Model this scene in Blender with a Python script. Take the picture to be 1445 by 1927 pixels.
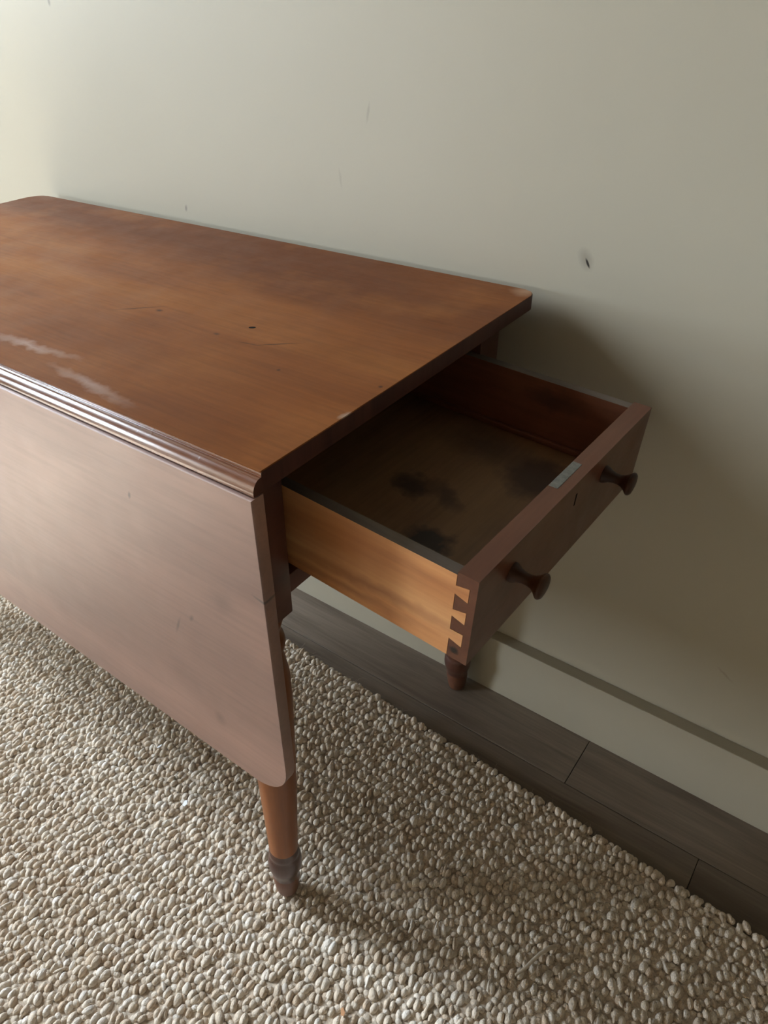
import bpy, bmesh, math, random
import numpy as np
from mathutils import Vector, Matrix

for o in list(bpy.data.objects):
    bpy.data.objects.remove(o, do_unlink=True)
sc = bpy.context.scene
col = sc.collection

# ------------------------------------------------------------------ camera
YAW, PIT, ROL = 0.6956, 0.6001, -0.0432
CAM = Vector((0.3755, -0.3594, 1.0621))
FPX, PPX, PPY = 1394.74, -101.26, -33.08
cam_d = bpy.data.cameras.new('camera')
cam = bpy.data.objects.new('camera', cam_d)
col.objects.link(cam)
fw = Vector((-math.sin(YAW) * math.cos(PIT), math.cos(YAW) * math.cos(PIT), -math.sin(PIT)))
rt = Vector((math.cos(YAW), math.sin(YAW), 0))
up = rt.cross(fw)
cr = math.cos(ROL) * rt + math.sin(ROL) * up
cu = -math.sin(ROL) * rt + math.cos(ROL) * up
M = Matrix((cr, cu, -fw)).transposed().to_4x4()
M.translation = CAM
cam.matrix_world = M
cam_d.sensor_width = 36
cam_d.sensor_fit = 'AUTO'
cam_d.lens = FPX / 1927 * 36
cam_d.shift_x = -PPX / 1927
cam_d.shift_y = PPY / 1927
cam_d.clip_start = 0.02
sc.camera = cam

# ------------------------------------------------------------------ light
ROOM = dict(x0=-2.75, x1=3.2, y0=-2.75, y1=0.533, z1=3.0)
WIN_FILL = dict(y0=-2.55, y1=-1.7, z0=0.3, z1=1.25)  # opening added as unseen fill for the drawer side and lower right wall
WIN = dict(y0=-0.92, y1=-0.04, z0=1.3, z1=2.92)
world = bpy.data.worlds.new('world')
sc.world = world
world.use_nodes = True
bg = world.node_tree.nodes['Background']
bg.inputs[0].default_value = (0.80, 0.91, 1.02, 1)
bg.inputs[1].default_value = 48.0

sun_d = bpy.data.lights.new('sun', 'SUN')
sun_d.energy = 38.0
sun_d.angle = math.radians(0.6)
sun_d.color = (0.90, 0.95, 1.0)
sun = bpy.data.objects.new('sun', sun_d)
col.objects.link(sun)
SUN_EL, SUN_AZ = math.radians(55), math.radians(-8)
sd = Vector((math.cos(SUN_EL) * math.cos(SUN_AZ), math.cos(SUN_EL) * math.sin(SUN_AZ), -math.sin(SUN_EL)))
sun.rotation_euler = sd.to_track_quat('-Z', 'Y').to_euler()

for W_ in (WIN, WIN_FILL):
    por_d = bpy.data.lights.new('window_portal', 'AREA')
    por_d.shape = 'RECTANGLE'
    por_d.size = W_['z1'] - W_['z0']
    por_d.size_y = W_['y1'] - W_['y0']
    por_d.cycles.is_portal = True
    por = bpy.data.objects.new('window_portal', por_d)
    col.objects.link(por)
    por.location = (ROOM['x0'] - 0.02, (W_['y0'] + W_['y1']) / 2, (W_['z0'] + W_['z1']) / 2)
    por.rotation_euler = (0, -math.pi / 2, 0)

sc.view_settings.view_transform = 'Standard'
sc.view_settings.look = 'None'
sc.view_settings.gamma = 1.0
sc.view_settings.use_curve_mapping = False
sc.view_settings.exposure = 0.0
sc.cycles.use_denoising = True
sc.cycles.sample_clamp_indirect = 6.0
sc.cycles.max_bounces = 8
sc.cycles.diffuse_bounces = 5
sc.cycles.caustics_reflective = False
sc.cycles.caustics_refractive = False


# ------------------------------------------------------------------ material helpers
class NT:
    def __init__(self, name):
        self.m = bpy.data.materials.new(name)
        self.m.use_nodes = True
        self.t = self.m.node_tree
        self.b = self.t.nodes['Principled BSDF']

    def n(self, typ, **kw):
        nd = self.t.nodes.new(typ)
        for k, v in kw.items():
            setattr(nd, k, v)
        return nd

    def l(self, a, b):
        self.t.links.new(a, b)

    def coords(self, scale=(1, 1, 1), kind='Object', loc=(0, 0, 0), rot=(0, 0, 0)):
        tc = self.n('ShaderNodeTexCoord')
        mp = self.n('ShaderNodeMapping')
        mp.inputs['Scale'].default_value = scale
        mp.inputs['Location'].default_value = loc
        mp.inputs['Rotation'].default_value = rot
        self.l(tc.outputs[kind], mp.inputs[0])
        return mp.outputs[0]

    def noise(self, vec, scale=1.0, detail=4, rough=0.55, dist=0.0):
        nd = self.n('ShaderNodeTexNoise')
        nd.inputs['Scale'].default_value = scale
        nd.inputs['Detail'].default_value = detail
        nd.inputs['Roughness'].default_value = rough
        nd.inputs['Distortion'].default_value = dist
        self.l(vec, nd.inputs['Vector'])
        return nd.outputs['Fac']

    def ramp(self, fac, stops):
        nd = self.n('ShaderNodeValToRGB')
        cr_ = nd.color_ramp
        while len(cr_.elements) < len(stops):
            cr_.elements.new(0.5)
        for e, (p, c) in zip(cr_.elements, stops):
            e.position = p
            e.color = (*c, 1) if len(c) == 3 else c
        self.l(fac, nd.inputs[0])
        return nd.outputs[0]

    def val(self, fac, a, b, lo=0.0, hi=1.0):
        nd = self.n('ShaderNodeMapRange')
        nd.inputs[1].default_value = lo
        nd.inputs[2].default_value = hi
        nd.inputs[3].default_value = a
        nd.inputs[4].default_value = b
        self.l(fac, nd.inputs[0])
        return nd.outputs[0]

    def math(self, op, a, b=None):
        nd = self.n('ShaderNodeMath', operation=op)
        for i, v in enumerate((a, b)):
            if v is None:
                continue
            if isinstance(v, (int, float)):
                nd.inputs[i].default_value = v
            else:
                self.l(v, nd.inputs[i])
        return nd.outputs[0]

    def mix(self, fac, a, b, mode='MIX'):
        nd = self.n('ShaderNodeMix', data_type='RGBA', blend_type=mode)
        for s, v in ((nd.inputs[0], fac), (nd.inputs[6], a), (nd.inputs[7], b)):
            if isinstance(v, (int, float)):
                s.default_value = v
            elif isinstance(v, tuple):
                s.default_value = (*v, 1)
            else:
                self.l(v, s)
        return nd.outputs[2]

    def bump(self, height, strength=0.2, dist=0.001, prev=None):
        nd = self.n('ShaderNodeBump')
        nd.inputs['Strength'].default_value = strength
        nd.inputs['Distance'].default_value = dist
        self.l(height, nd.inputs['Height'])
        if prev is not None:
            self.l(prev, nd.inputs['Normal'])
        self.l(nd.outputs[0], self.b.inputs['Normal'])
        return nd.outputs[0]

    def spot(self, c, r, rot=(0, 0, 0), soft=0.4, wob=0.0, wscale=60.0):
        """mask of an ellipsoid blotch centred at c (object space) with radii r"""
        tc = self.n('ShaderNodeTexCoord')
        v = tc.outputs['Object']
        if wob:
            nz = self.n('ShaderNodeTexNoise')
            nz.inputs['Scale'].default_value = wscale
            nz.inputs['Detail'].default_value = 3
            self.l(v, nz.inputs['Vector'])
            sub = self.n('ShaderNodeVectorMath', operation='SUBTRACT')
            sub.inputs[1].default_value = (0.5, 0.5, 0.5)
            self.l(nz.outputs['Color'], sub.inputs[0])
            mul = self.n('ShaderNodeVectorMath', operation='MULTIPLY_ADD')
            mul.inputs[1].default_value = (wob, wob, wob)
            self.l(sub.outputs[0], mul.inputs[0])
            self.l(v, mul.inputs[2])
            v = mul.outputs[0]
        mp = self.n('ShaderNodeMapping', vector_type='TEXTURE')
        mp.inputs['Location'].default_value = c
        mp.inputs['Rotation'].default_value = rot
        mp.inputs['Scale'].default_value = r
        self.l(v, mp.inputs[0])
        ln = self.n('ShaderNodeVectorMath', operation='LENGTH')
        self.l(mp.outputs[0], ln.inputs[0])
        return self.val(ln.outputs['Value'], 1.0, 0.0, 1.0 - soft, 1.0 + soft)

    def base(self, c):
        if isinstance(c, tuple):
            self.b.inputs['Base Color'].default_value = (*c, 1)
        else:
            self.l(c, self.b.inputs['Base Color'])

    def set(self, rough=None, spec=None, coat=None, coat_rough=None, metal=None, sheen=None):
        for k, v in (('Roughness', rough), ('Specular IOR Level', spec), ('Coat Weight', coat),
                     ('Coat Roughness', coat_rough), ('Metallic', metal), ('Sheen Weight', sheen)):
            if v is None:
                continue
            if isinstance(v, (int, float)):
                self.b.inputs[k].default_value = v
            else:
                self.l(v, self.b.inputs[k])


def wood(name, dark, mid, light, axis='x', rough=(0.3, 0.45), coat=0.25, coat_rough=0.25, bands=9.0, spots=(), loc=(0, 0, 0), blotch=0.35, spec=0.5):
    """spots: (centre, radii, rotation, colour, strength, softness, wobble)"""
    w = NT(name)
    k = {'x': (0.12, 1, 1), 'y': (1, 0.12, 1), 'z': (1, 1, 0.12)}[axis]
    wide = w.noise(w.coords(tuple(v * bands for v in k), loc=loc), 1.0, 3, 0.5, 0.4)
    fine = w.noise(w.coords(tuple(v * 170 * (1 if v == 1 else 0.5) for v in k), loc=loc), 1.0, 3, 0.6)
    c = w.ramp(wide, [(0.3, dark), (0.5, mid), (0.7, light)])
    blot = w.noise(w.coords((7, 7, 7), loc=loc), 1.0, 4, 0.6)
    c = w.mix(w.val(blot, 0, blotch, 0.5, 0.72), c, dark)
    c = w.mix(w.val(blot, blotch, 0, 0.3, 0.48), c, light)
    c = w.mix(0.35, c, w.ramp(fine, [(0.3, (0.35, 0.35, 0.35)), (0.62, (0.62, 0.62, 0.62))]), 'OVERLAY')
    for (sc_, sr, srot, scol, sstr, ssoft, swob) in spots:
        m = w.spot(sc_, sr, srot, ssoft, swob)
        c = w.mix(w.math('MULTIPLY', m, sstr), c, scol)
    w.base(c)
    rg = w.noise(w.coords((18, 18, 18), loc=loc), 1.0, 4, 0.6)
    w.set(rough=w.val(rg, rough[0], rough[1], 0.3, 0.7), spec=spec, coat=coat, coat_rough=coat_rough)
    w.bump(fine, 0.06, 0.0008)
    return w.m


# ------------------------------------------------------------------ mesh helpers
def link(name, me, mat, parent=None, smooth=False):
    o = bpy.data.objects.new(name, me)
    col.objects.link(o)
    if mat is not None:
        me.materials.append(mat)
    if parent is not None:
        o.parent = parent
    if smooth:
        for p in me.polygons:
            p.use_smooth = True
    return o


def finish(name, bm, mat, parent=None, smooth=False, auto=None):
    bmesh.ops.recalc_face_normals(bm, faces=bm.faces[:])
    me = bpy.data.meshes.new(name)
    bm.to_mesh(me)
    bm.free()
    o = link(name, me, mat, parent, smooth)
    if auto:
        for p in me.polygons:
            p.use_smooth = True
        me.set_sharp_from_angle(angle=math.radians(auto))
        for p in me.polygons:
            if p.area > 0.02:
                p.use_smooth = False
    return o


def bev(bm, geom_edges, w, seg=2):
    if w > 0:
        bmesh.ops.bevel(bm, geom=geom_edges, offset=w, segments=seg, profile=0.5, affect='EDGES', clamp_overlap=True)


def add_box(bm, x0, x1, y0, y1, z0, z1, bevel=0.0, seg=2):
    vs = [bm.verts.new((x, y, z)) for x in (x0, x1) for y in (y0, y1) for z in (z0, z1)]
    f = [(0, 1, 3, 2), (4, 6, 7, 5), (0, 4, 5, 1), (2, 3, 7, 6), (0, 2, 6, 4), (1, 5, 7, 3)]
    fs = [bm.faces.new([vs[i] for i in q]) for q in f]
    if bevel:
        es = list({e for q in fs for e in q.edges})
        bev(bm, es, bevel, seg)


def add_prism(bm, pts, axis, lo, hi, bevel=0.0, seg=2):
    """pts: 2D outline; axis: extrusion axis ('x': pts=(y,z), 'y': (x,z), 'z': (x,y))"""
    def mk(p, h):
        return {'x': (h, p[0], p[1]), 'y': (p[0], h, p[1]), 'z': (p[0], p[1], h)}[axis]
    a = [bm.verts.new(mk(p, lo)) for p in pts]
    b = [bm.verts.new(mk(p, hi)) for p in pts]
    n = len(pts)
    f1 = bm.faces.new(a)
    f2 = bm.faces.new(b[::-1])
    for i in range(n):
        bm.faces.new((a[i], b[i], b[(i + 1) % n], a[(i + 1) % n]))
    if bevel:
        bev(bm, list(set(f1.edges) | set(f2.edges)), bevel, seg)


def add_lathe(bm, prof, seg=28, axis='z', centre=(0, 0, 0), lean=None):
    """prof: list of (h, r); lean(h) -> (dx, dy) offset of the axis"""
    rings = []
    for h, r in prof:
        dx, dy = lean(h) if lean else (0, 0)
        ring = []
        for i in range(seg):
            a = 2 * math.pi * i / seg
            c, s = r * math.cos(a), r * math.sin(a)
            if axis == 'z':
                p = (centre[0] + c + dx, centre[1] + s + dy, centre[2] + h)
            else:
                p = (centre[0] + h, centre[1] + c + dx, centre[2] + s + dy)
            ring.append(bm.verts.new(p))
        rings.append(ring)
    for a, b in zip(rings, rings[1:]):
        for i in range(seg):
            j = (i + 1) % seg
            bm.faces.new((a[i], a[j], b[j], b[i]))
    bm.faces.new(rings[0][::-1])
    bm.faces.new(rings[-1])


def arc(cx, cy, r, a0, a1, n=8):
    return [(cx + r * math.cos(math.radians(a0 + (a1 - a0) * i / n)), cy + r * math.sin(math.radians(a0 + (a1 - a0) * i / n))) for i in range(n + 1)]


def tag(o, label=None, cat=None, group=None, kind=None):
    if label:
        o['label'] = label
    if cat:
        o['category'] = cat
    if group:
        o['group'] = group
    if kind:
        o['kind'] = kind
    return o


def empty(name, loc=(0, 0, 0), parent=None, rotz=0):
    o = bpy.data.objects.new(name, None)
    o.empty_display_size = 0.1
    col.objects.link(o)
    o.location = loc
    o.rotation_euler = (0, 0, rotz)
    if parent:
        o.parent = parent
    return o


# ------------------------------------------------------------------ setting materials
def wall_paint():
    w = NT('wall_paint')
    big = w.noise(w.coords((2.2, 2.2, 2.2)), 1, 3, 0.5)
    c = w.ramp(big, [(0.3, (0.388, 0.356, 0.278)), (0.7, (0.410, 0.378, 0.299))])
    Y = 0.533
    marks = [((0.0495, Y, 0.7790), (0.0065, 0.02, 0.0105), (0, math.radians(-28), 0), (0.27, 0.245, 0.19), 0.75, 0.6, 0.004),
             ((0.0525, Y, 0.7745), (0.0014, 0.02, 0.0058), (0, math.radians(-30), 0), (0.015, 0.012, 0.008), 1.0, 0.35, 0.0),
             ((-0.668, Y, 0.753), (0.0025, 0.02, 0.005), (0, math.radians(15), 0), (0.2, 0.19, 0.16), 0.8, 0.5, 0.003),
             ((-0.275, Y, 0.922), (0.0018, 0.02, 0.011), (0, math.radians(12), 0), (0.30, 0.28, 0.22), 0.6, 0.5, 0.003),
             ((-0.325, Y, 0.835), (0.0018, 0.02, 0.011), (0, math.radians(-8), 0), (0.34, 0.315, 0.25), 0.7, 0.5, 0.003),
             ((-0.948, Y, 1.058), (0.003, 0.02, 0.005), (0, 0, 0), (0.2, 0.19, 0.16), 0.7, 0.5, 0.0),
             ((0.342, Y, 0.241), (0.012, 0.02, 0.0018), (0, math.radians(35), 0), (0.32, 0.28, 0.21), 0.7, 0.5, 0.004)]
    for (c_, r_, rot, colr, st, soft, wob) in marks:
        m = w.spot(c_, r_, rot, soft, wob, 120)
        c = w.mix(w.math('MULTIPLY', m, st), c, colr)
    w.base(c)
    w.set(rough=0.55, spec=0.3)
    orange = w.noise(w.coords((240, 240, 240)), 1, 2, 0.5)
    b = w.bump(orange, 0.10, 0.0006)
    w.bump(w.noise(w.coords((14, 14, 14)), 1, 3, 0.5), 0.10, 0.003, b)
    return w.m


def plain(name, c, rough=0.5, spec=0.4, metal=0.0, var=0.08, scale=25):
    w = NT(name)
    nz = w.noise(w.coords((scale,) * 3), 1, 4, 0.6)
    lo = tuple(v * (1 - var) for v in c)
    hi = tuple(min(1, v * (1 + var)) for v in c)
    w.base(w.ramp(nz, [(0.3, lo), (0.7, hi)]))
    w.set(rough=rough, spec=spec, metal=metal)
    return w.m


def plank_mat():
    w = NT('grey_oak_plank')
    oi = w.n('ShaderNodeObjectInfo')
    cb = w.n('ShaderNodeCombineXYZ')
    w.l(w.math('MULTIPLY', oi.outputs['Random'], 37.0), cb.inputs[0])
    w.l(w.math('MULTIPLY', oi.outputs['Random'], 11.0), cb.inputs[1])
    def off(scale):
        tc = w.n('ShaderNodeTexCoord')
        ad = w.n('ShaderNodeVectorMath', operation='ADD')
        w.l(tc.outputs['Object'], ad.inputs[0])
        w.l(cb.outputs[0], ad.inputs[1])
        mp = w.n('ShaderNodeMapping')
        mp.inputs['Scale'].default_value = scale
        w.l(ad.outputs[0], mp.inputs[0])
        return mp.outputs[0]
    g = w.noise(off((2.2, 26, 26)), 1, 5, 0.62, 0.6)
    f = w.noise(off((12, 260, 260)), 1, 3, 0.6)
    c = w.ramp(g, [(0.28, (0.125, 0.095, 0.072)), (0.5, (0.185, 0.147, 0.113)), (0.72, (0.255, 0.208, 0.165))])
    c = w.mix(0.35, c, w.ramp(f, [(0.3, (0.36, 0.36, 0.36)), (0.65, (0.62, 0.62, 0.62))]), 'OVERLAY')
    br = w.n('ShaderNodeHueSaturation')
    w.l(w.val(oi.outputs['Random'], 0.85, 1.12), br.inputs['Value'])
    w.l(c, br.inputs['Color'])
    w.base(br.outputs[0])
    w.set(rough=0.48, spec=0.4)
    w.bump(f, 0.12, 0.0006)
    return w.m


M_WALL = wall_paint()
M_TRIM = plain('trim_paint', (0.405, 0.372, 0.29), 0.42, 0.4, var=0.03, scale=6)
M_CEIL = plain('ceiling_paint', (0.13, 0.105, 0.08), 0.8, 0.2, var=0.02, scale=3)
M_PLANK = plank_mat()
M_FRONTWALL = plain('front_wall_paint', (0.60, 0.48, 0.33), 0.7, 0.3, var=0.03, scale=2)
M_FARWALL = plain('far_wall_paint', (0.20, 0.165, 0.125), 0.7, 0.3, var=0.05, scale=2)
M_SUB = plain('subfloor_dark', (0.035, 0.03, 0.025), 0.9, 0.1)
M_PATIO = plain('patio_stone', (0.36, 0.35, 0.33), 0.85, 0.2, var=0.15, scale=5)

# ------------------------------------------------------------------ room shell
R = ROOM
T = 0.12


def struct(name, boxes, mat, label, bevel=0.0):
    bm = bmesh.new()
    for b in boxes:
        add_box(bm, *b, bevel=bevel)
    o = finish(name, bm, mat)
    return tag(o, label, None, None, 'structure')


struct('wall_back', [(R['x0'] - T, R['x1'] + T, R['y1'], R['y1'] + T, 0, R['z1'])], M_WALL, 'pale beige painted wall behind the table')
struct('wall_front', [(R['x0'] - T, R['x1'] + T, R['y0'] - T, R['y0'], 0, R['z1'])], M_FRONTWALL, 'cream painted wall behind the viewer')
struct('wall_right', [(R['x1'], R['x1'] + T, R['y0'], R['y1'], 0, R['z1'])], M_FARWALL, 'dark taupe painted wall on the right')
lw = [(R['x0'] - T, R['x0'], R['y0'], WIN_FILL['y0'], 0, R['z1']),
      (R['x0'] - T, R['x0'], WIN_FILL['y1'], WIN['y0'], 0, R['z1']),
      (R['x0'] - T, R['x0'], WIN['y1'], R['y1'], 0, R['z1'])]
for W_ in (WIN, WIN_FILL):
    lw += [(R['x0'] - T, R['x0'], W_['y0'], W_['y1'], W_['z1'], R['z1']), (R['x0'] - T, R['x0'], W_['y0'], W_['y1'], 0, W_['z0'])]
struct('wall_left', lw, M_WALL, 'pale beige painted wall with two open windows')
struct('ceiling', [(R['x0'] - T, R['x1'] + T, R['y0'] - T, R['y1'] + T, R['z1'], R['z1'] + 0.1)], M_CEIL, 'dark timber ceiling of the room')
struct('ground', [(-14, R['x0'] - T, -9, 9, -0.2, -0.04)], M_PATIO, 'grey stone patio outside the window')
# frames of the open window and of the opening added for fill
for k_, W_ in enumerate((WIN, WIN_FILL)):
    yc = (W_['y0'] + W_['y1']) / 2
    dj = empty('window_%d' % (k_ + 1), (R['x0'], yc, 0))
    tag(dj, ('tall open window frame in the left wall nearest the table', 'small open window frame in the left wall away from the table')[k_], None, None, 'structure')
    for nm, b in (('jamb', (R['x0'] - T, R['x0'] + 0.012, W_['y0'] - 0.05, W_['y0'] + 0.02, W_['z0'] - 0.05, W_['z1'] + 0.05)),
                  ('jamb', (R['x0'] - T, R['x0'] + 0.012, W_['y1'] - 0.02, W_['y1'] + 0.05, W_['z0'] - 0.05, W_['z1'] + 0.05)),
                  ('sill', (R['x0'] - T, R['x0'] + 0.03, W_['y0'] + 0.02, W_['y1'] - 0.02, W_['z0'] - 0.03, W_['z0'] + 0.01)),
                  ('lintel', (R['x0'] - T, R['x0'] + 0.012, W_['y0'] + 0.02, W_['y1'] - 0.02, W_['z1'] - 0.02, W_['z1'] + 0.05))):
        bm = bmesh.new()
        add_box(bm, *b, bevel=0.003)
        o = finish(nm, bm, M_TRIM, dj)
        o.location = (-R['x0'], -yc, 0)

# baseboards
BD, BH = 0.0224, 0.1244
bb = struct('baseboard_back', [(R['x0'], R['x1'], R['y1'] - BD, R['y1'], 0, BH)], M_TRIM, 'beige painted baseboard along the back wall', 0.0012)
struct('baseboard_right', [(R['x1'] - BD, R['x1'], R['y0'] + BD, R['y1'] - BD, 0, BH)], M_TRIM, 'beige painted baseboard along the right wall', 0.0012)
struct('baseboard_front', [(R['x0'], R['x1'], R['y0'], R['y0'] + BD, 0, BH)], M_TRIM, 'beige painted baseboard along the front wall', 0.0012)

# floor: subfloor + planks
fl = struct('floor', [(R['x0'] - T, R['x1'] + T, R['y0'] - T, R['y1'] + T, -0.06, -0.004)], M_SUB, 'grey brown wood plank floor beneath the rug')
PW, PL = 0.19, 1.22
rnd = random.Random(4)
y_seam = 0.411
rows = []
yy = y_seam
rows.append((y_seam, R['y1'], 0.194))
i = 0
while yy > R['y0']:
    rows.append((max(yy - PW, R['y0']), yy, 0.399 if i == 0 else rnd.uniform(-0.6, 0.6)))
    yy -= PW
    i += 1
pcache = {}
for (ya, yb, j0) in rows:
    xs = [j0]
    while xs[0] > R['x0']:
        xs.insert(0, xs[0] - PL)
    while xs[-1] < R['x1']:
        xs.append(xs[-1] + PL)
    for xa, xb in zip(xs, xs[1:]):
        a, b = max(xa, R['x0']), min(xb, R['x1'])
        if b - a < 0.02:
            continue
        key = (round(b - a, 3), round(yb - ya, 3))
        if key not in pcache:
            bm = bmesh.new()
            add_box(bm, -(b - a) / 2 + 0.0005, (b - a) / 2 - 0.0005, -(yb - ya) / 2 + 0.0005, (yb - ya) / 2 - 0.0005, -0.004, 0.0, bevel=0.0006, seg=1)
            o = finish('plank', bm, M_PLANK, fl)
            pcache[key] = o.data
        else:
            o = bpy.data.objects.new('plank', pcache[key])
            col.objects.link(o)
            o.parent = fl
        o.location = ((a + b) / 2, (ya + yb) / 2, 0)

# ------------------------------------------------------------------ table
D_ = math.radians
MAH = ((0.045, 0.014, 0.009), (0.085, 0.027, 0.015), (0.13, 0.045, 0.023))
Zt = 0.735
blk = (0.012, 0.006, 0.004)
top_spots = [
    ((-0.165, 0.207, Zt), (0.019, 0.0011, 0.05), (0, 0, D_(40)), (0.03, 0.012, 0.008), 0.85, 0.7, 0.003),
    ((-0.193, 0.190, Zt), (0.012, 0.0010, 0.05), (0, 0, D_(10)), (0.04, 0.016, 0.01), 0.7, 0.7, 0.003),
    ((-0.390, 0.196, Zt), (0.025, 0.0014, 0.05), (0, 0, D_(43)), (0.04, 0.016, 0.01), 0.75, 0.7, 0.003),
    ((-0.3614, 0.2045, Zt), (0.004, 0.003, 0.05), (0, 0, 0), (0.04, 0.015, 0.01), 0.8, 0.6, 0.002),
    ((-0.245, 0.1904, Zt), (0.0035, 0.0022, 0.05), (0, 0, 0), (0.05, 0.02, 0.012), 0.8, 0.6, 0.002),
    ((-0.1194, 0.1566, Zt), (0.002, 0.002, 0.05), (0, 0, 0), (0.04, 0.015, 0.01), 0.8, 0.5, 0.0),
    ((-0.0091, 0.1837, Zt), (0.0022, 0.0022, 0.05), (0, 0, 0), (0.03, 0.012, 0.01), 0.8, 0.5, 0.0),
    ((-0.001, 0.118, Zt), (0.003, 0.006, 0.003), (0, 0, 0), (0.45, 0.36, 0.28), 0.6, 0.7, 0.010),
    ((-0.405, 0.047, Zt), (0.05, 0.0055, 0.05), (0, 0, D_(5)), (0.62, 0.52, 0.48), 0.36, 0.95, 0.022),
    ((-0.26, 0.022, Zt), (0.045, 0.0055, 0.05), (0, 0, D_(-6)), (0.62, 0.52, 0.48), 0.32, 0.95, 0.022),
    ((-0.012, 0.508, Zt), (0.012, 0.012, 0.05), (0, 0, 0), (0.42, 0.27, 0.17), 0.6, 0.9, 0.01),
]
M_TOP = wood('mahogany_top', (0.118, 0.036, 0.011), (0.195, 0.064, 0.017), (0.275, 0.102, 0.027), 'x', (0.34, 0.46), 0.0, 0.22, 6.0, top_spots, blotch=0.4, spec=0.08)
M_MOULD = wood('moulding_gloss', (0.09, 0.030, 0.013), (0.145, 0.05, 0.02), (0.20, 0.075, 0.03), 'x', (0.20, 0.30), 0.6, 0.12, 6.0, spec=0.6)
M_ENDGRAIN_SHADED = wood('mahogany_end_grain', (0.040, 0.013, 0.009), (0.062, 0.021, 0.013), (0.085, 0.03, 0.018), 'z', (0.4, 0.52), 0.0, 0.3, 30.0, spec=0.3)  # end grain, its colour deepened to carry the shade on the table's end
lf = -0.012
leaf_spots = [
    ((-0.1766, lf, 0.650), (0.0018, 0.05, 0.004), (0, D_(20), 0), (0.03, 0.012, 0.01), 0.8, 0.5, 0.0),
    ((-0.1417, lf, 0.490), (0.0015, 0.05, 0.012), (0, D_(25), 0), (0.04, 0.018, 0.012), 0.7, 0.7, 0.002),
    ((-0.1151, lf, 0.515), (0.002, 0.05, 0.005), (0, D_(30), 0), (0.04, 0.018, 0.012), 0.7, 0.7, 0.002),
    ((0.0, lf, 0.5993), (0.012, 0.05, 0.0015), (0, D_(10), 0), (0.03, 0.012, 0.008), 0.8, 0.6, 0.003),
    ((-0.0987, lf, 0.364), (0.006, 0.05, 0.008), (0, 0, 0), (0.05, 0.02, 0.015), 0.5, 0.9, 0.004),
    ((-0.06, lf, 0.57), (0.012, 0.05, 0.01), (0, 0, 0), (0.06, 0.03, 0.02), 0.4, 0.9, 0.01),
]
M_LEAF = wood('mahogany_leaf', (0.160, 0.082, 0.059), (0.222, 0.117, 0.085), (0.285, 0.154, 0.112), 'x', (0.48, 0.60), 1.0, 0.48, 6.0, leaf_spots, loc=(3, 1, 2), blotch=0.35)
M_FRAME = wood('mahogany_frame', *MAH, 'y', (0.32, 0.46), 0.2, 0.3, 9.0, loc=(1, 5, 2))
M_APRON = wood('mahogany_apron', *MAH, 'x', (0.32, 0.46), 0.2, 0.3, 9.0, loc=(4, 1, 3))
M_LEG = wood('turned_mahogany', (0.15, 0.048, 0.017), (0.225, 0.078, 0.025), (0.30, 0.112, 0.036), 'z', (0.32, 0.44), 0.05, 0.25, 20.0, loc=(2, 2, 7), spec=0.3,
             spots=[((-0.025, -0.011, 0.165), (0.0035, 0.02, 0.006), (0, 0, 0), (0.03, 0.012, 0.008), 0.85, 0.6, 0.002)])
M_LEGRING = wood('dark_turned_rings', (0.055, 0.022, 0.015), (0.085, 0.034, 0.022), (0.12, 0.05, 0.033), 'z', (0.26, 0.38), 0.4, 0.2, 20.0, loc=(2, 6, 7))
M_FOOT = wood('worn_foot', (0.075, 0.030, 0.018), (0.12, 0.048, 0.027), (0.165, 0.07, 0.038), 'z', (0.35, 0.5), 0.1, 0.3, 20.0)
M_DEDGE = wood('worn_board_edge', (0.075, 0.055, 0.042), (0.115, 0.088, 0.068), (0.18, 0.145, 0.115), 'x', (0.5, 0.65), 0.0, 0.3, 25.0, blotch=0.5)
M_DFRONT = wood('drawer_front_mahogany', (0.072, 0.024, 0.013), (0.11, 0.039, 0.019), (0.15, 0.058, 0.028), 'y', (0.32, 0.44), 0.15, 0.28, 8.0, loc=(7, 3, 1), spec=0.35,
                spots=[((0.1640, 0.0611, 0.5795), (0.0045, 0.006, 0.0035), (0, 0, 0), (0.006, 0.004, 0.003), 0.95, 0.4, 0.008)])
M_DSIDE = wood('drawer_side_pine', (0.40, 0.14, 0.045), (0.62, 0.285, 0.108), (0.74, 0.40, 0.18), 'x', (0.4, 0.52), 0.1, 0.35, 16.0, loc=(5, 3, 9), blotch=0.35,
               spots=[((0.06, 0.0608, 0.600), (0.075, 0.05, 0.006), (0, D_(-3), 0), (0.22, 0.075, 0.026), 0.6, 0.8, 0.012),
                      ((0.045, 0.0608, 0.583), (0.06, 0.05, 0.004), (0, D_(-2), 0), (0.22, 0.075, 0.026), 0.5, 0.8, 0.010),
                      ((0.02, 0.0608, 0.63), (0.05, 0.05, 0.03), (0, 0, 0), (0.26, 0.085, 0.03), 0.5, 0.9, 0.02)])
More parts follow.
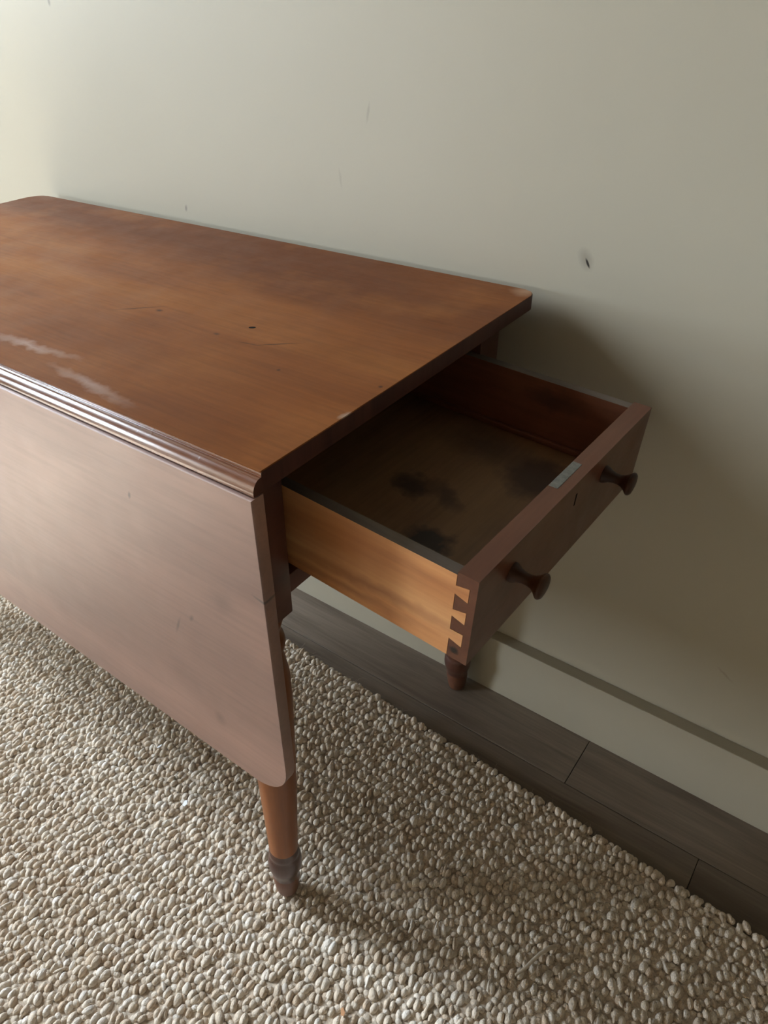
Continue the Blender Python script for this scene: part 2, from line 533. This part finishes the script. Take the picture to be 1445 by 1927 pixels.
bot_spots = [
    ((0.065, 0.165, 0.585), (0.026, 0.020, 0.05), (0, 0, D_(25)), (0.018, 0.012, 0.009), 0.92, 0.35, 0.035),
    ((0.09, 0.135, 0.585), (0.009, 0.013, 0.05), (0, 0, 0), (0.018, 0.012, 0.009), 0.85, 0.4, 0.02),
    ((-0.005, 0.24, 0.585), (0.022, 0.018, 0.05), (0, 0, D_(-20)), (0.03, 0.018, 0.013), 0.85, 0.5, 0.035),
    ((0.035, 0.25, 0.585), (0.026, 0.011, 0.05), (0, 0, D_(-35)), (0.05, 0.03, 0.02), 0.7, 0.6, 0.03),
    ((0.10, 0.345, 0.585), (0.038, 0.040, 0.05), (0, 0, D_(20)), (0.04, 0.022, 0.017), 0.8, 0.35, 0.03),
    ((0.02, 0.37, 0.585), (0.05, 0.03, 0.05), (0, 0, 0), (0.05, 0.03, 0.02), 0.6, 0.6, 0.03),
    ((0.118, 0.105, 0.585), (0.0025, 0.002, 0.05), (0, 0, 0), (0.01, 0.006, 0.004), 0.9, 0.5, 0.0),
]
M_DBOT = wood('drawer_bottom_board', (0.15, 0.078, 0.034), (0.21, 0.116, 0.052), (0.27, 0.155, 0.072), 'y', (0.5, 0.65), 0.0, 0.4, 9.0, bot_spots, loc=(8, 2, 4), blotch=0.3)
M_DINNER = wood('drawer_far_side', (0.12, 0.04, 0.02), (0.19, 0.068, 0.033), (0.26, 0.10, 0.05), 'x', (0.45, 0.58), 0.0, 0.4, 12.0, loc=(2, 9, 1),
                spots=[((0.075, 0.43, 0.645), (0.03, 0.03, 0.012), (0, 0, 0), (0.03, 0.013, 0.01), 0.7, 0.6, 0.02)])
M_KNOB = wood('knob_dark_wood', (0.024, 0.007, 0.0025), (0.038, 0.012, 0.004), (0.055, 0.019, 0.006), 'x', (0.34, 0.46), 0.0, 0.2, 30.0, spec=0.25)
M_STEEL = plain('dull_steel', (0.20, 0.20, 0.18), 0.5, 0.5, 0.6, 0.25, 160)
M_BLACK = plain('keyhole_black', (0.006, 0.005, 0.004), 0.8, 0.1)

TY = 0.00492
table = empty('drop_leaf_table', (TY * 0.574, 0, 0), rotz=TY)
tag(table, 'reddish brown wooden drop leaf table with its end drawer pulled open', 'table')

L, W = 1.086, 0.5155
XE = -0.0333
YB0, YB1, BW = 0.0577, 0.4884, 0.048
# top
bm = bmesh.new()
th = 0.0195
rc, rl = 0.016, 0.030
outline = [(-L, -0.0004), (0, -0.0004)] + arc(-rc, W - rc, rc, 0, 90, 8) + arc(-L + rl, W - rl, rl, 90, 180, 8)
a = [bm.verts.new((x, y, Zt - th)) for x, y in outline]
b = [bm.verts.new((x, y, Zt)) for x, y in outline]
bm.faces.new(a)
ft = bm.faces.new(b)
n = len(outline)
for i in range(n):
    bm.faces.new((a[i], b[i], b[(i + 1) % n], a[(i + 1) % n]))
front_e = [e for e in ft.edges if all(abs(v.co.y + 0.0004) < 1e-6 for v in e.verts)]
bev(bm, [e for e in ft.edges if e not in front_e], 0.0016, 2)
# rule joint moulding along the front edge
prof = [(0.0, Zt - th), (0.0, Zt - 0.0002), (-0.0005, Zt - 0.0010), (-0.0008, Zt - 0.0044), (-0.0009, Zt - 0.0046), (-0.0020, Zt - 0.0046)]
for k in range(1, 9):
    t = k / 8 * math.pi / 2
    prof.append((-0.0020 - 0.0100 * math.sin(t), Zt - 0.0172 + 0.0126 * math.cos(t)))
prof.append((-0.0118, Zt - 0.0190))
prof.append((-0.0090, Zt - 0.0195))
add_prism(bm, prof, 'x', -L, 0.0)
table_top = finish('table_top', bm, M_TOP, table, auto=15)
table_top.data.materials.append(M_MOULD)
table_top.data.materials.append(M_ENDGRAIN_SHADED)
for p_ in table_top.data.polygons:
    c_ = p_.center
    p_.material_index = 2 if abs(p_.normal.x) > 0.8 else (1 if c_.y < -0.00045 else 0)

# small black hole worn through the top
bm = bmesh.new()
add_prism(bm, [(0.0040 * math.cos(a_) * (1.15 if math.cos(a_) < 0 else 1), 0.0024 * math.sin(a_)) for a_ in [2 * math.pi * i_ / 14 for i_ in range(14)]], 'z', -0.004, 0.00015)
hole = finish('hole', bm, M_BLACK, table)
hole.location = (-0.2230, 0.2275, Zt)
hole.rotation_euler = (0, 0, D_(35))
tag(hole, 'small black hole in the table top')

# hanging leaf (front)
bm = bmesh.new()
z0, z1, rr = 0.2869, 0.7140, 0.055
pts = [(0.0, z1), (-L, z1)] + arc(-L + rr, z0 + rr, rr, 180, 270, 10) + arc(-rr, z0 + rr, rr, 270, 360, 10)
add_prism(bm, pts, 'y', -0.0147, 0.0003, bevel=0.0014, seg=2)
leafo = finish('drop_leaf', bm, M_LEAF, table, auto=35)
SPL = 0.0100
Ms = Matrix.Identity(4)
Ms[1][2] = -SPL
for v in leafo.data.vertices:
    v.co.y += SPL * (z1 - v.co.z)

# aprons and rails
def part_box(name, mat, parent, b, bevel=0.0015):
    bm = bmesh.new()
    add_box(bm, *b, bevel=bevel)
    return finish(name, bm, mat, parent, auto=35)

ZA0, ZA1 = 0.545, Zt - th
XL = -L - XE
part_box('apron', M_APRON, table, (XL + BW, XE - BW, YB0 - BW + 0.012, YB0 - BW + 0.032, ZA0, ZA1))
part_box('apron', M_APRON, table, (XL + BW, XE - BW, YB1 - 0.026, YB1 - 0.006, ZA0, ZA1))
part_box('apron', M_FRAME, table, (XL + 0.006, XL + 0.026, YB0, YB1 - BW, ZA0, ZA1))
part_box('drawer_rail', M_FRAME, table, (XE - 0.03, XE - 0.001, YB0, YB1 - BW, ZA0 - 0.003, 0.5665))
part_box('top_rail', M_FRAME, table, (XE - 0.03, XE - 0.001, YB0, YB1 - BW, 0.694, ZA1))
for y0_, y1_ in ((YB0 + 0.0, YB0 + 0.012), (YB1 - BW - 0.008, YB1 - BW + 0.004)):
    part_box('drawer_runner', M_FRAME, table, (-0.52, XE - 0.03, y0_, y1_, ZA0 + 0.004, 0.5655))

# legs: square block above, turned below
def leg(cx, cy, foot_z, foot_dy, foot_dx=0.0):
    hb = BW / 2
    bm = bmesh.new()
    add_box(bm, cx - hb, cx + hb, cy - hb, cy + hb, 0.517, ZA1, bevel=0.0012)
    ln = lambda h: (foot_dx * max(0, 0.517 - h) / 0.5, foot_dy * max(0, 0.517 - h) / 0.5)
    up_prof = [(0.520, 0.0235), (0.512, 0.0232), (0.503, 0.0205), (0.498, 0.0190), (0.493, 0.0190), (0.488, 0.0225), (0.480, 0.0240), (0.472, 0.0225),
               (0.467, 0.0195), (0.458, 0.0215), (0.43, 0.0262), (0.38, 0.0268), (0.30, 0.0256), (0.22, 0.0232), (0.15, 0.0207), (0.112, 0.0197)]
    up_prof = [(h if h > 0.2 else h - (0.012 - foot_z), r) for h, r in up_prof]
    add_lathe(bm, up_prof[::-1], 32, centre=(cx, cy, 0), lean=ln)
    lg = finish('leg', bm, M_LEG, table, auto=40)
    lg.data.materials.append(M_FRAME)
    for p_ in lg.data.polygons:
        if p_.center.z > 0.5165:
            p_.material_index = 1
    d = foot_z - 0.012
    bm = bmesh.new()
    ring = [(0.113, 0.0188), (0.108, 0.0190), (0.1055, 0.0203), (0.099, 0.0206), (0.0955, 0.0198), (0.093, 0.0212), (0.088, 0.0226), (0.080, 0.0231), (0.072, 0.0227), (0.066, 0.0212), (0.061, 0.0196), (0.055, 0.0184), (0.050, 0.0180)]
    add_lathe(bm, [(h + d, r) for h, r in ring][::-1], 32, centre=(cx, cy, 0), lean=ln)
    finish('turned_ring', bm, M_LEGRING, lg, auto=60)
    bm = bmesh.new()
    foot = [(0.0512, 0.0180), (0.046, 0.0187), (0.036, 0.0178), (0.024, 0.0163), (0.016, 0.0149), (0.0130, 0.0138), (0.012, 0.0122)]
    add_lathe(bm, [(h + d, r) for h, r in foot][::-1], 32, centre=(cx, cy, 0), lean=ln)
    finish('foot', bm, M_FOOT, lg, auto=60)
    return lg

LX = XE - BW / 2 + 0.011
leg(XE - BW / 2, YB0 - BW / 2, 0.0125, -0.0215, 0.0105)
leg(XE - BW / 2, YB1 - BW / 2, 0.0005, 0.018, 0.0105)
leg(XL + BW / 2, YB0 - BW / 2, 0.0125, -0.0215, -0.0105)
leg(XL + BW / 2, YB1 - BW / 2, 0.0005, 0.018, -0.0105)

# ------------------------------------------------------------------ drawer
XD, TD = 0.1782, 0.0201
Y0, Y1, ZT, ZB = 0.0611, 0.4345, 0.6696, 0.5695
DROOP, DYAW = 0.0497, 0.0314
drawer = empty('drawer', parent=table)
# droop about x = 0 and a slight twist about the drawer front's centre
Rm = Matrix.Translation((XD, 0.264, 0)) @ Matrix.Rotation(-DYAW, 4, 'Z') @ Matrix.Translation((-XD, -0.264, 0)) @ \
    Matrix.Translation((0, 0, 0.62)) @ Matrix.Rotation(DROOP, 4, 'Y') @ Matrix.Translation((0, 0, -0.62))
drawer.matrix_local = Rm
TS = 0.0125
XB = -0.235
XI = XD - TD                    # inner face of the front board
XT = XI + 0.0132                # blind end of the tails
zf = lambda f: ZT - f * (ZT - ZB)
tails = [((0.150, 0.240), (0.125, 0.277)), ((0.425, 0.500), (0.397, 0.536)), ((0.664, 0.775), (0.660, 0.812))]
# front board: thin outer lap over full width, body between the sides, pins at the ends
bm = bmesh.new()
add_box(bm, XT, XD, Y0, Y1, ZB, ZT)
add_box(bm, XI, XT, Y0 + TS, Y1 - TS, ZB, ZT)
for ya, yb in ((Y0, Y0 + TS), (Y1 - TS, Y1)):
    prev_i, prev_o = 0.0, 0.0
    for (ni, no) in tails + [((1.0, 1.0), (1.0, 1.0))]:
        g = 0.0025
        add_prism(bm, [(XI, zf(prev_i + (g if prev_i else 0))), (XT, zf(prev_o + (g if prev_o else 0))), (XT, zf(no[0] - (g if no[0] < 1 else 0))), (XI, zf(ni[0] - (g if ni[0] < 1 else 0)))], 'y', ya, yb)
        prev_i, prev_o = ni[1], no[1]
bmesh.ops.remove_doubles(bm, verts=bm.verts[:], dist=1e-6)
front = finish('front_panel', bm, M_DFRONT, drawer)
bm = bmesh.new()
# sides with tails
STOP = 0.0028
def side(ya, yb, mat, nm):
    pts = [(XB, ZB + 0.001), (XI - 0.0002, ZB + 0.001)]
    for (ni, no) in tails[::-1]:
        pts += [(XI - 0.0002, zf(ni[1])), (XT - 0.0003, zf(no[1])), (XT - 0.0003, zf(no[0])), (XI - 0.0002, zf(ni[0]))]
    pts += [(XI - 0.0002, ZT - STOP), (XB, ZT - STOP)]
    bm = bmesh.new()
    add_prism(bm, pts, 'y', ya, yb)
    o = finish(nm, bm, mat, drawer)
    o.data.materials.append(M_DEDGE)
    for p_ in o.data.polygons:
        if p_.normal.z > 0.9 and p_.center.z > ZT - 0.006:
            p_.material_index = 1
    return o
side(Y0 - 0.0003, Y0 + TS, M_DSIDE, 'side_panel')
side(Y1 - TS, Y1 + 0.0003, M_DINNER, 'side_panel')
part_box('back_panel', M_DINNER, drawer, (XB, XB + 0.012, Y0 + TS, Y1 - TS, ZB + 0.012, ZT - 0.006), 0.001)
ZBT = 0.585
part_box('bottom_board', M_DBOT, drawer, (XB, XI, Y0 + TS, Y1 - TS, ZBT - 0.007, ZBT), 0.0)
for ya, yb in ((Y1 - TS - 0.007, Y1 - TS), (Y0 + TS, Y0 + TS + 0.007)):
    part_box('bottom_slip', M_DINNER, drawer, (XB + 0.012, XI, ya, yb, ZBT, ZBT + 0.007), 0.0015)
# knobs
for ky, kz in ((0.1251, 0.6370), (0.3200, 0.6400)):
    bm = bmesh.new()
    kp = [(-0.001, 0.0098), (0.0015, 0.0098), (0.0035, 0.0090), (0.007, 0.0068), (0.012, 0.0056), (0.017, 0.0056), (0.021, 0.0066), (0.0245, 0.0090), (0.027, 0.0116), (0.0285, 0.0126), (0.0300, 0.0124), (0.0315, 0.0108), (0.0325, 0.006), (0.0327, 0.001)]
    add_lathe(bm, kp, 28, 'x', (XD, ky, kz))
    finish('knob', bm, M_KNOB, drawer, auto=60)
# keyhole and lock plate
bm = bmesh.new()
kh = arc(0.2487, 0.6525, 0.0018, -40, 220, 10) + [(0.2474, 0.6395), (0.2500, 0.6395)]
add_prism(bm, kh, 'x', XD - 0.004, XD + 0.00025)
o = finish('keyhole', bm, M_BLACK, drawer)
tag(o, 'black keyhole slot in the drawer front')
bm = bmesh.new()
add_box(bm, XI + 0.0003, XI + 0.0098, 0.222, 0.276, ZT - 0.012, ZT + 0.0004, bevel=0.0003, seg=1)
tag(finish('lock_plate', bm, M_STEEL, drawer), 'dull metal lock plate let into the drawer top edge')

# ------------------------------------------------------------------ rug
def rug_mat():
    w = NT('jute_yarn')
    g = w.n('ShaderNodeNewGeometry')
    rn = g.outputs['Random Per Island']
    c = w.ramp(rn, [(0.0, (0.60, 0.475, 0.355)), (0.35, (0.72, 0.615, 0.495)), (0.75, (0.79, 0.70, 0.59)), (1.0, (0.85, 0.785, 0.70))])
    fib = w.noise(w.coords((1100, 300, 900), rot=(0, 0, 0.2)), 1, 3, 0.65)
    c = w.mix(0.5, c, w.ramp(fib, [(0.3, (0.38, 0.36, 0.33)), (0.66, (0.63, 0.63, 0.63))]), 'OVERLAY')
    blot = w.noise(w.coords((9, 9, 9)), 1, 3, 0.5)
    c = w.mix(w.val(blot, 0, 0.3, 0.5, 0.75), c, (0.46, 0.37, 0.28))
    w.base(c)
    w.set(rough=0.75, spec=0.25, sheen=0.1)
    b1 = w.bump(fib, 0.7, 0.0018)
    w.bump(w.noise(w.coords((420, 300, 420)), 1, 2, 0.5), 0.5, 0.003, b1)
    return w.m

M_RUG = rug_mat()
M_RUGBASE = plain('jute_backing', (0.56, 0.475, 0.38), 0.9, 0.1, var=0.35, scale=260)
RUG_A = -0.0385
rug = empty('jute_rug', (0.0, 0.3625, 0.0), rotz=RUG_A)
tag(rug, 'chunky woven natural jute rug on the plank floor under the table', 'rug')
RX0, RX1, RY0 = -2.9, 1.55, -2.0
bm = bmesh.new()
add_box(bm, RX0, RX1, RY0, -0.006, 0.0005, 0.0060, bevel=0.002)
finish('backing', bm, M_RUGBASE, rug)

rng = np.random.default_rng(7)


def dome(nq):
    """a unit dome patch: nq x nq quads mapped from the square to the upper hemisphere, rim pulled below the equator"""
    s = np.linspace(-1, 1, nq + 1)
    u, v = np.meshgrid(s, s, indexing='ij')
    x = u * np.sqrt(1 - v * v / 2)
    y = v * np.sqrt(1 - u * u / 2)
    r = np.sqrt(x * x + y * y)
    ang = r * math.radians(106)
    k = np.where(r > 1e-9, np.sin(ang) / np.maximum(r, 1e-9), 0)
    P = np.stack([x * k, y * k, np.cos(ang)], -1).reshape(-1, 3)
    idx = np.arange((nq + 1) ** 2).reshape(nq + 1, nq + 1)
    Q = np.stack([idx[:-1, :-1], idx[1:, :-1], idx[1:, 1:], idx[:-1, 1:]], -1).reshape(-1, 4)
    return P, Q


def yarn_mesh(name, sets, mat, parent):
    """sets: list of (centres, radii, yaw, tilt, nq, ridges, rough): every yarn bulge is a dome, grooved into plies"""
    VV, FF, base = [], [], 0
    for centres, radii, yaw, tilt, nq, ridges, rgh in sets:
        P, Q = dome(nq)
        n, m = len(centres), len(P)
        V = np.repeat(P[None], n, 0)
        if ridges:
            fr = rng.uniform(0.7, 1.3, (n, 1))
            ph = rng.uniform(-0.9, 0.9, (n, 1))
            tw = rng.uniform(0.2, 1.0, (n, 1))
            rid = np.abs(np.cos(math.pi * fr * V[..., 0] / 1.25 + ph + tw * V[..., 1]))
            k = 1 - 0.22 * (1 - rid) ** 1.3
            V = V * np.stack([0.4 + 0.6 * k, 0.6 + 0.4 * k, k], -1)
        V = V * (1 + rgh * rng.standard_normal((n, m, 1)))
        V = V * radii[:, None, :]
        ct, st = np.cos(tilt)[:, None], np.sin(tilt)[:, None]
        y, z = V[..., 1] * ct - V[..., 2] * st, V[..., 1] * st + V[..., 2] * ct
        c, s = np.cos(yaw)[:, None], np.sin(yaw)[:, None]
        V = np.stack([V[..., 0] * c - y * s, V[..., 0] * s + y * c, z], -1) + centres[:, None, :]
        VV.append(V.reshape(-1, 3))
        FF.append((Q[None] + (np.arange(n) * m)[:, None, None]).reshape(-1, 4) + base)
        base += n * m
    V, F = np.concatenate(VV), np.concatenate(FF)
    me = bpy.data.meshes.new(name)
    me.vertices.add(len(V))
    me.vertices.foreach_set('co', V.astype(np.float32).ravel())
    me.loops.add(F.size)
    me.loops.foreach_set('vertex_index', F.astype(np.int32).ravel())
    me.polygons.add(len(F))
    me.polygons.foreach_set('loop_start', np.arange(0, F.size, 4, dtype=np.int32))
    me.polygons.foreach_set('use_smooth', np.ones(len(F), bool))
    me.update(calc_edges=True)
    return link(name, me, mat, parent)


PX, PY = 0.0200, 0.0186
nx, ny = int((RX1 - RX0) / PX), int(-RY0 / PY)
gi, gj = np.meshgrid(np.arange(nx), np.arange(ny), indexing='ij')
gx = (RX0 + (gi + 0.5) * PX + np.where(gj % 2 == 0, 0.0, 0.0036) + rng.normal(0, 0.0008, gi.shape)).ravel()
gy = (-0.006 - gj * PY + rng.normal(0, 0.0007, gi.shape)).ravel()
gx += 0.004 * np.sin(gy * 9 + 1.3)
gy += 0.0045 * np.sin(gx * 7.0) * np.clip(-gy * 8, 0, 1) + 0.0013 * np.sin(gx * 31)
near = (gx > -1.30) & (gx < 0.80) & (gy > -0.93)
kx, ky = gx[near], gy[near]
nk = len(kx)
U = rng.uniform
ksz = np.clip(rng.normal(1.0, 0.09, nk), 0.78, 1.25)
kyaw = rng.normal(0.20, 0.16, nk)
kz = rng.normal(0.0, 0.0006, nk)
sets = []
for s_ in (-1, 1):                      # every loop shows two plies side by side
    ox = s_ * 0.0041 + rng.normal(0, 0.0007, nk)
    oy = s_ * 0.0010 + rng.normal(0, 0.0016, nk)
    cz_ = np.cos(kyaw)
    sz_ = np.sin(kyaw)
    sets.append((np.stack([kx + ox * cz_ - oy * sz_, ky + ox * sz_ + oy * cz_, 0.0068 + kz + rng.normal(0, 0.0006, nk)], -1),
                 np.stack([0.0051 * ksz * U(0.84, 1.1, nk), 0.0080 * ksz * U(0.84, 1.10, nk), 0.0060 * ksz * U(0.84, 1.14, nk)], -1),
                 kyaw + rng.normal(0, 0.15, nk), rng.normal(0, 0.14, nk), 7, True, 0.025))
for s_ in (-0.25, 0.25):                # lower weft yarn filling the lanes between the loops
    sets.append((np.stack([kx + s_ * PX + 0.002 + rng.normal(0, 0.0012, nk), np.minimum(ky + PY * 0.5 + rng.normal(0, 0.0012, nk), -0.001), U(0.0052, 0.0066, nk)], -1),
                 np.stack([U(0.0040, 0.0060, nk), U(0.0036, 0.0056, nk), U(0.0036, 0.0048, nk)], -1),
                 rng.normal(0.3, 0.5, nk), rng.normal(0, 0.1, nk), 5, False, 0.04))
# loose plies riding on some of the loops
pk = rng.random(nk) < 0.22
n2 = int(pk.sum())
sets.append((np.stack([kx[pk] + U(-0.006, 0.006, n2), ky[pk] + U(-0.003, 0.003, n2), U(0.0092, 0.0106, n2)], -1),
             np.stack([U(0.0020, 0.0030, n2), U(0.0055, 0.0095, n2), U(0.0022, 0.0030, n2)], -1),
             rng.normal(0.25, 0.35, n2), rng.normal(0, 0.15, n2), 4, False, 0.04))
o = yarn_mesh('woven_loops', sets, M_RUG, rug)
tag(o, kind='stuff')
far = ~near
nf = int(far.sum())
o = yarn_mesh('woven_loops', [(np.stack([gx[far], gy[far], np.full(nf, 0.0080)], -1), np.stack([np.full(nf, 0.0088), np.full(nf, 0.0088), U(0.0048, 0.006, nf)], -1),
              rng.normal(0.2, 0.3, nf), rng.normal(0, 0.1, nf), 3, False, 0.05)], M_RUG, rug)
tag(o, kind='stuff')


# stray fibres standing up from the yarn
def fibres(name, n, parent, mat, x0, x1, y0, y1, r=0.00013):
    verts, faces = [], []
    for _ in range(n):
        x, y = rng.uniform(x0, x1), rng.uniform(y0, y1)
        a = rng.uniform(0, 2 * math.pi)
        ln_ = rng.uniform(0.008, 0.026)
        z = rng.uniform(0.0108, 0.0128)
        hgt = rng.uniform(0.001, 0.005)
        cv = rng.normal(0, 0.6)
        base = len(verts)
        for q in range(5):
            t = q / 4
            px = x + ln_ * t * math.cos(a + cv * t)
            py = y + ln_ * t * math.sin(a + cv * t)
            pz = z + hgt * math.sin(math.pi * t)
            for j in range(3):
                b_ = 2 * math.pi * j / 3
                verts.append((px - math.sin(a) * r * math.cos(b_), py + math.cos(a) * r * math.cos(b_), pz + r * math.sin(b_)))
        for q in range(4):
            for j in range(3):
                faces.append((base + q * 3 + j, base + q * 3 + (j + 1) % 3, base + q * 3 + 3 + (j + 1) % 3, base + q * 3 + 3 + j))
    me = bpy.data.meshes.new(name)
    me.from_pydata(verts, [], faces)
    return link(name, me, mat, parent)


M_FIB = plain('jute_fibre', (0.58, 0.50, 0.40), 0.7, 0.3)
tag(fibres('stray_fibres', 6000, rug, M_FIB, -1.0, 0.7, -0.75, -0.005), kind='stuff')


def tube(name, pts, radii, mat, parent=None, seg=8):
    bm = bmesh.new()
    rings = []
    for i, p in enumerate(pts):
        p = Vector(p)
        d = (Vector(pts[min(i + 1, len(pts) - 1)]) - Vector(pts[max(i - 1, 0)])).normalized()
        s1 = d.cross(Vector((0, 0, 1)))
        s1 = s1.normalized() if s1.length > 1e-4 else Vector((1, 0, 0))
        s2 = d.cross(s1)
        rings.append([bm.verts.new(p + radii[i] * (math.cos(2 * math.pi * j / seg) * s1 + math.sin(2 * math.pi * j / seg) * s2)) for j in range(seg)])
    for a, b in zip(rings, rings[1:]):
        for j in range(seg):
            bm.faces.new((a[j], a[(j + 1) % seg], b[(j + 1) % seg], b[j]))
    bm.faces.new(rings[0][::-1])
    bm.faces.new(rings[-1])
    return finish(name, bm, mat, parent, auto=70)


# pulled yarn loop lying on the rug
Ri = Matrix.Rotation(-RUG_A, 4, 'Z') @ Matrix.Translation((0, -0.3625, 0))
yp = [(0.262, 0.103, 0.016), (0.268, 0.116, 0.0185), (0.272, 0.130, 0.020), (0.276, 0.143, 0.021), (0.282, 0.157, 0.0195), (0.287, 0.166, 0.013)]
o = tube('loose_yarn', [Ri @ Vector(p) for p in yp], [0.0016, 0.0022, 0.0022, 0.0023, 0.0028, 0.003], M_FIB, rug, 9)
tag(o, 'pale loop of yarn pulled loose from the weave')


# small bits of litter lying on the rug
def fleck(name, loc, sx, sy, sz, rz, mat, label, cat):
    bm = bmesh.new()
    pts = [(-sx, -sy * 0.7), (sx * 0.2, -sy), (sx, -sy * 0.3), (sx * 0.7, sy), (-sx * 0.5, sy * 0.8)]
    add_prism(bm, pts, 'z', -sz, sz, bevel=sz * 0.4, seg=1)
    o = finish(name, bm, mat)
    o.location = loc
    o.rotation_euler = (0.25, -0.2, rz)
    tag(o, label, cat)


M_PAPER = plain('white_scrap', (0.8, 0.82, 0.86), 0.6, 0.3)
M_CHIP = plain('orange_chip', (0.62, 0.33, 0.17), 0.6, 0.3)
fleck('paper_scrap', (-0.257, 0.012, 0.0165), 0.0040, 0.0050, 0.0006, 0.4, M_PAPER, 'larger white scrap on the rug left of the turned leg', 'scrap')
fleck('paper_scrap', (-0.371, 0.058, 0.0165), 0.0020, 0.0050, 0.0006, -0.3, M_PAPER, 'thin white scrap on the rug just below the hanging leaf edge', 'scrap')
fleck('wood_chip', (0.113, -0.064, 0.0165), 0.0030, 0.0045, 0.0007, 0.8, M_CHIP, 'tiny orange chip lying on the rug in front of the leg', 'chip')
